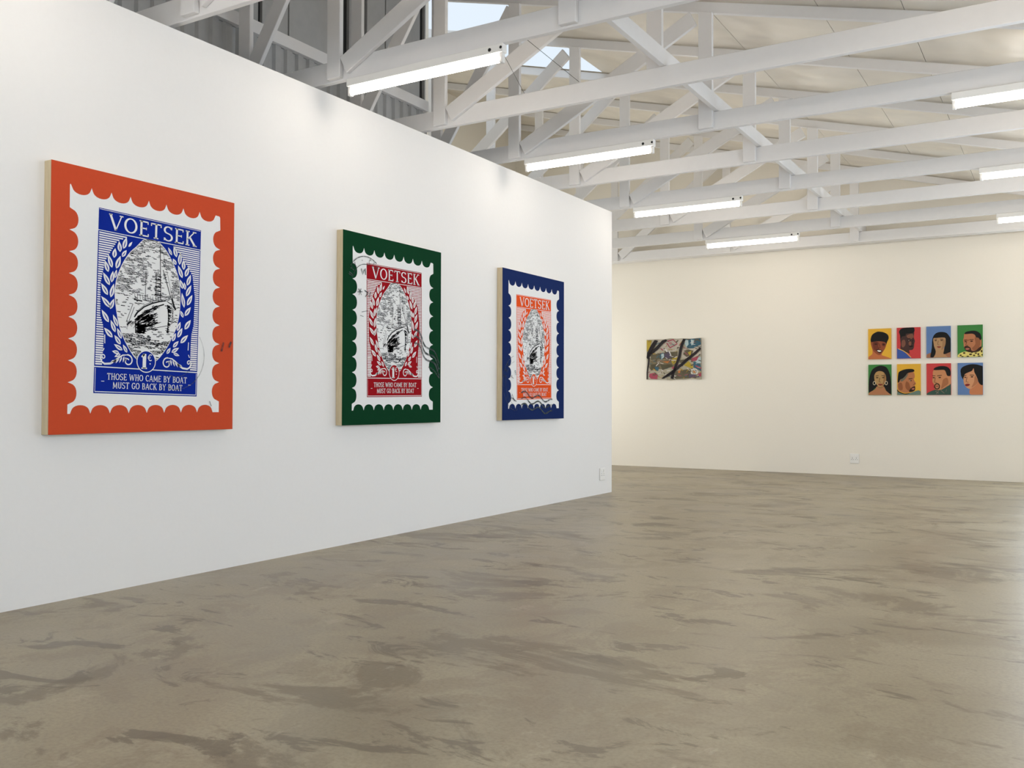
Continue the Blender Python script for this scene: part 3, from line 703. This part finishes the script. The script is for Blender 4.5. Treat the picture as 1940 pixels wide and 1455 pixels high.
portrait(px[3], 1.576, (1395, 120, 1752, 555), 'small green portrait of a bearded person in a yellow patterned shirt, top right', GRN, [
 ('shirt', (224, 208, 120), [[(1398,560),(1410,515),(1500,480),(1640,490),(1755,425),(1765,560)]]),
 ('shirt_pattern', (72, 54, 32), [('e',1440,530,16,10), ('e',1490,500,18,12), ('e',1465,548,18,7), ('e',1540,545,20,8), ('e',1580,520,22,12), ('e',1630,535,18,10), ('e',1655,505,18,9), ('e',1690,520,14,14), ('e',1735,480,12,18), ('e',1700,545,22,7), ('e',1600,495,16,7), ('e',1742,530,10,12)]),
 ('head', (180, 118, 82), [[(1490,250),(1510,225),(1640,230),(1725,300),(1735,400),(1700,470),(1600,490),(1530,475),(1490,430),(1482,372),(1476,325),(1486,285)]]),
 ('face_shadow', (146, 92, 62), [[(1640,290),(1710,310),(1715,400),(1680,450),(1640,470),(1600,440),(1650,380)], [(1495,320),(1560,318),(1550,335),(1500,335)]]),
 ('hair', HR, [[(1495,240),(1515,215),(1590,200),(1660,205),(1715,240),(1735,300),(1718,332),(1695,300),(1660,290),(1640,255),(1600,240),(1530,242)]]),
 ('beard', (58, 38, 30), [[(1490,420),(1530,402),(1580,430),(1594,468),(1650,470),(1715,420),(1742,430),(1700,482),(1600,494),(1525,478)]]),
 ('features', (44, 28, 22), [('s',[(1488,325),(1528,322)],8), ('s',[(1565,322),(1625,318)],8), ('e',1510,345,16,7), ('e',1596,342,20,8), ('s',[(1528,345),(1512,392),(1545,398)],7)]),
 ('mouth', (176, 106, 86), [[(1510,438),(1545,432),(1570,446),(1545,458),(1515,454)]])])
portrait(px[0], 1.088, (178, 650, 497, 1065), 'small green portrait of a long-haired person with hoop earrings, bottom left', GRN, [
 ('hair', HR, [[(184,1025),(190,850),(225,730),(290,680),(360,665),(430,690),(470,760),(490,850),(500,1050),(440,1045),(400,960),(290,960),(230,1010)]]),
 ('shoulders', (176, 120, 84), [[(176,1070),(185,1035),(270,985),(300,945),(390,945),(420,1000),(470,1045),(500,1070)]]),
 ('face', (178, 142, 92), [[(262,800),(290,752),(340,738),(390,755),(420,800),(425,870),(400,920),(350,965),(300,930),(270,880)]]),
 ('face_shadow', (150, 112, 72), [[(395,770),(420,810),(422,870),(395,920),(360,950),(385,880)], [(300,955),(390,955),(350,975)]]),
 ('earrings', (226, 214, 184), [('s', ell(262,902,17,24,14)+[(279,902)], 6), ('s', ell(427,902,17,24,14)+[(444,902)], 6)]),
 ('features', (52, 36, 28), [('s',[(280,805),(322,800)],8), ('s',[(362,800),(408,806)],8), ('e',302,828,18,7), ('e',386,828,18,7), ('s',[(338,830),(328,886),(354,890)],6)]),
 ('mouth', (128, 62, 48), [[(312,918),(345,910),(378,918),(345,938)]])])
portrait(px[1], 1.089, (570, 640, 905, 1065), 'small yellow portrait of a bearded person in profile wearing a grey green shirt', YEL, [
 ('shirt', (104, 126, 116), [[(572,1070),(578,1010),(650,1045),(760,1035),(870,1000),(910,1030),(910,1075)]]),
 ('head', (182, 118, 78), [[(590,860),(640,800),(720,758),(806,752),(822,820),(808,850),(838,905),(822,925),(826,960),(815,1000),(760,1025),(680,1035),(600,1005),(580,960)]]),
 ('face_shadow', (146, 90, 58), [[(700,880),(740,900),(760,960),(790,985),(740,1010),(690,960)], [(590,910),(640,900),(650,990),(600,990)]]),
 ('faded_sides', (112, 106, 88), [[(620,855),(700,790),(735,765),(700,830),(640,880)]]),
 ('hair', HR, [[(580,888),(590,770),(620,735),(700,710),(800,712),(812,745),(730,762),(700,790),(655,835),(620,850),(600,885)]]),
 ('beard', (46, 32, 26), [[(740,1015),(775,965),(820,945),(828,960),(822,1000),(780,1022)], [(575,985),(600,1015),(680,1045),(760,1035),(700,1055),(620,1040),(572,1010)]]),
 ('features', (40, 26, 22), [('s',[(735,845),(790,838)],9), ('e',762,868,18,8), ('s',[(812,900),(835,915),(800,925)],6)]),
 ('eye_whites', (214, 198, 176), [('e',756,868,7,4)]),
 ('mouth', (176, 106, 88), [[(780,975),(815,968),(812,990),(785,992)]])])
portrait(px[2], 1.090, (980, 632, 1322, 1062), 'small red portrait of a person with a goatee in a dark green shirt', RED, [
 ('shirt', (56, 84, 74), [[(982,1068),(1000,1030),(1100,990),(1200,982),(1260,950),(1325,900),(1330,1068)]]),
 ('shirt_pattern', (128, 116, 104), [('s',[(1105,1010),(1150,1040)],8), ('s',[(1150,1005),(1115,1050)],8), ('s',[(1180,1000),(1230,1040)],8), ('s',[(1260,985),(1250,1020)],5)]),
 ('head', (196, 136, 94), [[(1085,720),(1230,720),(1290,790),(1325,830),(1318,910),(1240,960),(1180,992),(1100,988),(1085,920),(1063,880),(1070,800)]]),
 ('face_shadow', (164, 106, 70), [[(1215,850),(1270,830),(1285,905),(1230,950),(1185,975),(1200,900)]]),
 ('hair', HR, [[(1085,720),(1100,690),(1180,668),(1270,680),(1315,730),(1315,800),(1270,800),(1250,750),(1225,722),(1150,722)]]),
 ('goatee', (54, 36, 28), [('s', ell(1128,945,34,36,18)+[(1162,945)], 15)]),
 ('features', (50, 32, 26), [('s',[(1065,800),(1105,800)],8), ('s',[(1130,802),(1195,794)],9), ('e',1082,826,16,7), ('e',1166,824,19,8), ('s',[(1105,825),(1092,890),(1125,896)],6)]),
 ('mouth', (160, 88, 70), [[(1105,940),(1130,932),(1152,942),(1130,956)]])])
portrait(px[3], 1.091, (1408, 625, 1760, 1065), 'small blue portrait of a person with wavy short black hair and dark red lips', BLU, [
 ('shoulders', (194, 124, 84), [[(1590,1072),(1583,975),(1680,890),(1765,910),(1768,1072)]]),
 ('hair', HR, [[(1450,720),(1480,680),(1560,650),(1640,645),(1720,662),(1768,700),(1768,915),(1720,920),(1690,870),(1660,800),(1600,790),(1500,800),(1495,860),(1465,822),(1452,770)]]),
 ('face', (206, 148, 108), [[(1490,800),(1530,765),(1605,738),(1632,700),(1640,750),(1665,800),(1692,870),(1680,910),(1640,950),(1590,982),(1540,970),(1500,920),(1490,860)]]),
 ('face_shadow', (178, 118, 82), [[(1650,800),(1690,870),(1675,912),(1630,950),(1600,960),(1635,890)]]),
 ('fringe', HR, [[(1452,760),(1470,700),(1560,655),(1632,680),(1615,718),(1560,755),(1510,780),(1490,830),(1462,815)]]),
 ('features', (50, 32, 28), [('s',[(1492,805),(1532,795)],8), ('s',[(1578,792),(1640,796)],9), ('e',1515,824,15,7), ('e',1608,818,20,8), ('s',[(1540,820),(1525,885),(1558,892)],6)]),
 ('mouth', (130, 44, 46), [[(1510,925),(1545,912),(1580,922),(1560,942),(1525,945)]])])

# ---------------------------------------------------------------- collage
def collage():
    t = empty('collage_painting', (-5.485, YB-.001, 1.325), 'unframed abstract collage with black branching strokes on the end wall beside the partition', 'painting', rot=(PI/2, 0, 0))
    W_, H_ = .872, .612; n = 24
    def wz(x): return .021+.006*math.sin(x*9)+.004*math.sin(x*23+1)
    def edge(x): return .006*math.sin(x*11)+.004*math.sin(x*29)
    bm = bmesh.new(); rows = []
    for j in range(2):
        for zoff in (-.008, 0):
            rows.append([bm.verts.new((W_*i/n, (edge(W_*i/n) if j == 0 else H_-edge(W_*i/n)*.7), wz(W_*i/n)+zoff)) for i in range(n+1)])
    b0, f0, b1, f1 = rows
    for i in range(n):
        for a, b in ((f0, f1), (f1, b1), (b1, b0), (b0, f0)): bm.faces.new((a[i], a[i+1], b[i+1], b[i]))
    bm.faces.new((b0[0], f0[0], f1[0], b1[0])); bm.faces.new((b0[n], b1[n], f1[n], f0[n]))
    bmesh.ops.recalc_face_normals(bm, faces=bm.faces)
    link('paper', bm, mat('collage_ground', rgb(176, 168, 148), .7, .2, .2, 12, .25), t)
    def conv(P): return [((x-330)/1250*W_, (1195-y)/910*H_) for x, y in P]
    def dabs(k, sd, w_):
        rr = random.Random(sd); out = []
        for _ in range(k):
            x, y, a, l = rr.uniform(350, 1540), rr.uniform(310, 1170), rr.uniform(-.9, .9), rr.uniform(30, 95)
            out.append(('l', [(x, y), (x+l*.5*math.cos(a), y+l*.5*math.sin(a)+rr.uniform(-10, 10)), (x+l*math.cos(a), y+l*math.sin(a))], w_*rr.uniform(.3, 1)))
        return out
    L = [
     ('paper_patches_pale', (186, 176, 162), [[(520,300),(700,290),(1180,300),(1170,420),(1000,560),(880,570),(640,520),(520,590),(450,620),(600,470)], [(1140,560),(1200,510),(1580,430),(1570,660),(1380,700),(1240,740),(1130,700)], [(335,780),(400,760),(420,1190),(335,1195)], [(880,1090),(920,1080),(905,1150)], [(1170,1110),(1240,1100),(1215,1150)]]),
     ('paper_patches_brown', (98, 90, 70), [[(430,640),(640,600),(1040,570),(1040,740),(900,740),(430,750)], [(1180,560),(1280,530),(1400,560),(1370,640),(1250,700),(1170,640)], [(1090,760),(1220,750),(1200,850),(1080,820)], [(1000,1010),(1330,960),(1340,1170),(960,1185)]]),
     ('paper_patches_tan', (120, 108, 82), [[(420,760),(900,750),(1030,760),(1000,900),(700,960),(410,960)]]),
     ('paper_patches_olive', (84, 78, 58), [[(430,850),(560,840),(640,940),(430,990)], [(650,860),(900,850),(940,900),(700,980)]]),
     ('yellow_marks', (176, 152, 52), [[(332,300),(450,300),(400,540),(335,555)], [(920,720),(1050,690),(1030,800),(940,860),(900,800)], [(1180,880),(1290,790),(1400,920),(1360,960)], [(1270,600),(1350,560),(1330,690)]]),
     ('blue_marks', (52, 92, 110), [[(1200,300),(1560,275),(1572,430),(1400,510),(1280,510),(1210,430)], [(640,620),(720,590),(760,680),(680,750),(630,700)], [(1400,800),(1560,860),(1575,1020),(1400,930)], [(520,900),(620,920),(600,1000),(540,980)]]),
     ('pale_blue_marks', (176, 194, 196), [[(1215,320),(1280,310),(1290,420),(1240,480),(1205,400)], [(1340,310),(1420,330),(1400,430),(1350,440)], [(670,620),(735,610),(740,690),(680,740)], [(1450,740),(1570,700),(1575,830),(1460,860)]]),
     ('pink_marks', (166, 72, 90), [('l',[(810,340),(940,300),(1030,400),(870,480),(800,380)],26), ('l',[(850,380),(900,370),(890,410)],16), [(650,500),(760,500),(700,545)], [(400,1060),(520,1040),(590,1090),(580,1185),(440,1180),(390,1130)], [(1340,740),(1530,670),(1480,780),(1350,800)], [(1440,880),(1580,940),(1575,970),(1460,920)], [(900,930),(1000,880),(1020,930),(930,960)], [(1500,1080),(1578,1050),(1575,1140),(1530,1130)]]),
     ('white_marks', (226, 224, 220), [('l',[(770,510),(820,590),(850,660)],26), ('l',[(850,560),(885,640),(890,680)],22), ('l',[(1345,1010),(1380,970),(1460,970),(1500,1020),(1470,1090),(1380,1090),(1345,1030)],22), ('l',[(680,985),(720,1000)],16), ('l',[(800,1005),(880,990)],14)]),
     ('orange_marks', (196, 120, 62), [[(1390,1010),(1440,990),(1450,1040),(1410,1060)], [(1050,1000),(1110,990),(1100,1050),(1060,1060)], [(700,790),(860,780),(820,830)]]),
     ('purple_marks', (88, 78, 96), [[(760,580),(840,570),(900,690),(800,740),(740,690)], [(1290,1080),(1500,1090),(1540,1150),(1300,1160)], [(1040,890),(1080,850),(1100,880),(1050,930)]]),
     ('grey_brown_dabs', (92, 82, 66), dabs(60, 1, 28)), ('pale_dabs', (206, 198, 190), dabs(46, 2, 22)), ('rose_dabs', (150, 84, 92), dabs(20, 3, 18)), ('teal_dabs', (74, 104, 112), dabs(22, 4, 20)), ('ochre_dabs', (170, 140, 62), dabs(18, 5, 20)),
     ('black_branches', (26, 18, 22), [('l',[(335,700),(400,620),(480,560),(560,500),(640,420),(720,340),(800,292)],72), ('l',[(335,720),(390,600),(440,500),(500,400),(560,300)],88), ('l',[(390,640),(385,780),(370,900),(345,1020),(342,1195)],36), ('l',[(1200,290),(1150,400),(1110,540),(1085,680),(1040,800),(1000,900),(950,1040),(915,1180)],62), ('l',[(1576,510),(1450,610),(1290,730),(1130,870),(960,1000),(840,1090),(700,1190)],60)]),
    ]
    for i, (nm, c, polys) in enumerate(L):
        bm = bmesh.new(); z = .0014+.0005*i
        def addp(P):
            # cut into narrow columns so that the paint follows the wavy paper
            vs = [bm.verts.new((min(max(x, .002), W_-.002), min(max(y, .006+edge(x)), H_-.006-edge(x)*.7), 0)) for x, y in P]
            try: bm.faces.new(vs)
            except ValueError: pass
        for P in polys:
            if isinstance(P, tuple):
                for q in strip(P[1], P[2]): addp(conv(q))
            else: addp(conv(P))
        for i2 in range(1, n*2):
            bmesh.ops.bisect_plane(bm, geom=list(bm.verts)+list(bm.edges)+list(bm.faces), plane_co=(W_*i2/(n*2), 0, 0), plane_no=(1, 0, 0))
        bmesh.ops.triangulate(bm, faces=bm.faces)
        for v in bm.verts: v.co.z = wz(v.co.x)+z
        bm.normal_update()
        for f in bm.faces:
            if f.normal.z < 0: f.normal_flip()
        link(nm, bm, mat('collage_%d_%d_%d' % c, rgb(*c), .6, .3, .1, 20, .2), t)
collage()

# ---------------------------------------------------------------- wall sockets
def socket(loc, rot, label, w_=.118, h_=.13):
    t = empty('wall_socket', loc, label, 'socket', None, rot)
    bm = bmesh.new(); add_box(bm, (-w_/2, -h_/2, 0), (w_/2, h_/2, .012), .004); link('faceplate', bm, BODY, t)
    for sx in (-.026, .026):
        o = box('switch', (sx-.011, .022, .0125), (sx+.011, .048, .018), BODY, t, .002)
    for sx in (-.026, .026):
        bm = bmesh.new()
        add_tube(bm, (sx, .006, .0121), (sx, .006, .0128), .0045, 10)
        for dx in (-.011, .011): add_tube(bm, (sx+dx, -.014, .0121), (sx+dx, -.014, .0128), .0036, 10)
        link('socket_holes', bm, BLK, t)
socket((XP+.001, 8.968, .214), (PI/2, 0, PI/2), 'white double wall socket low on the partition near its far corner')
socket((-2.465, YB-.001, .228), (PI/2, 0, 0), 'white double wall socket low on the cream end wall under the portraits')
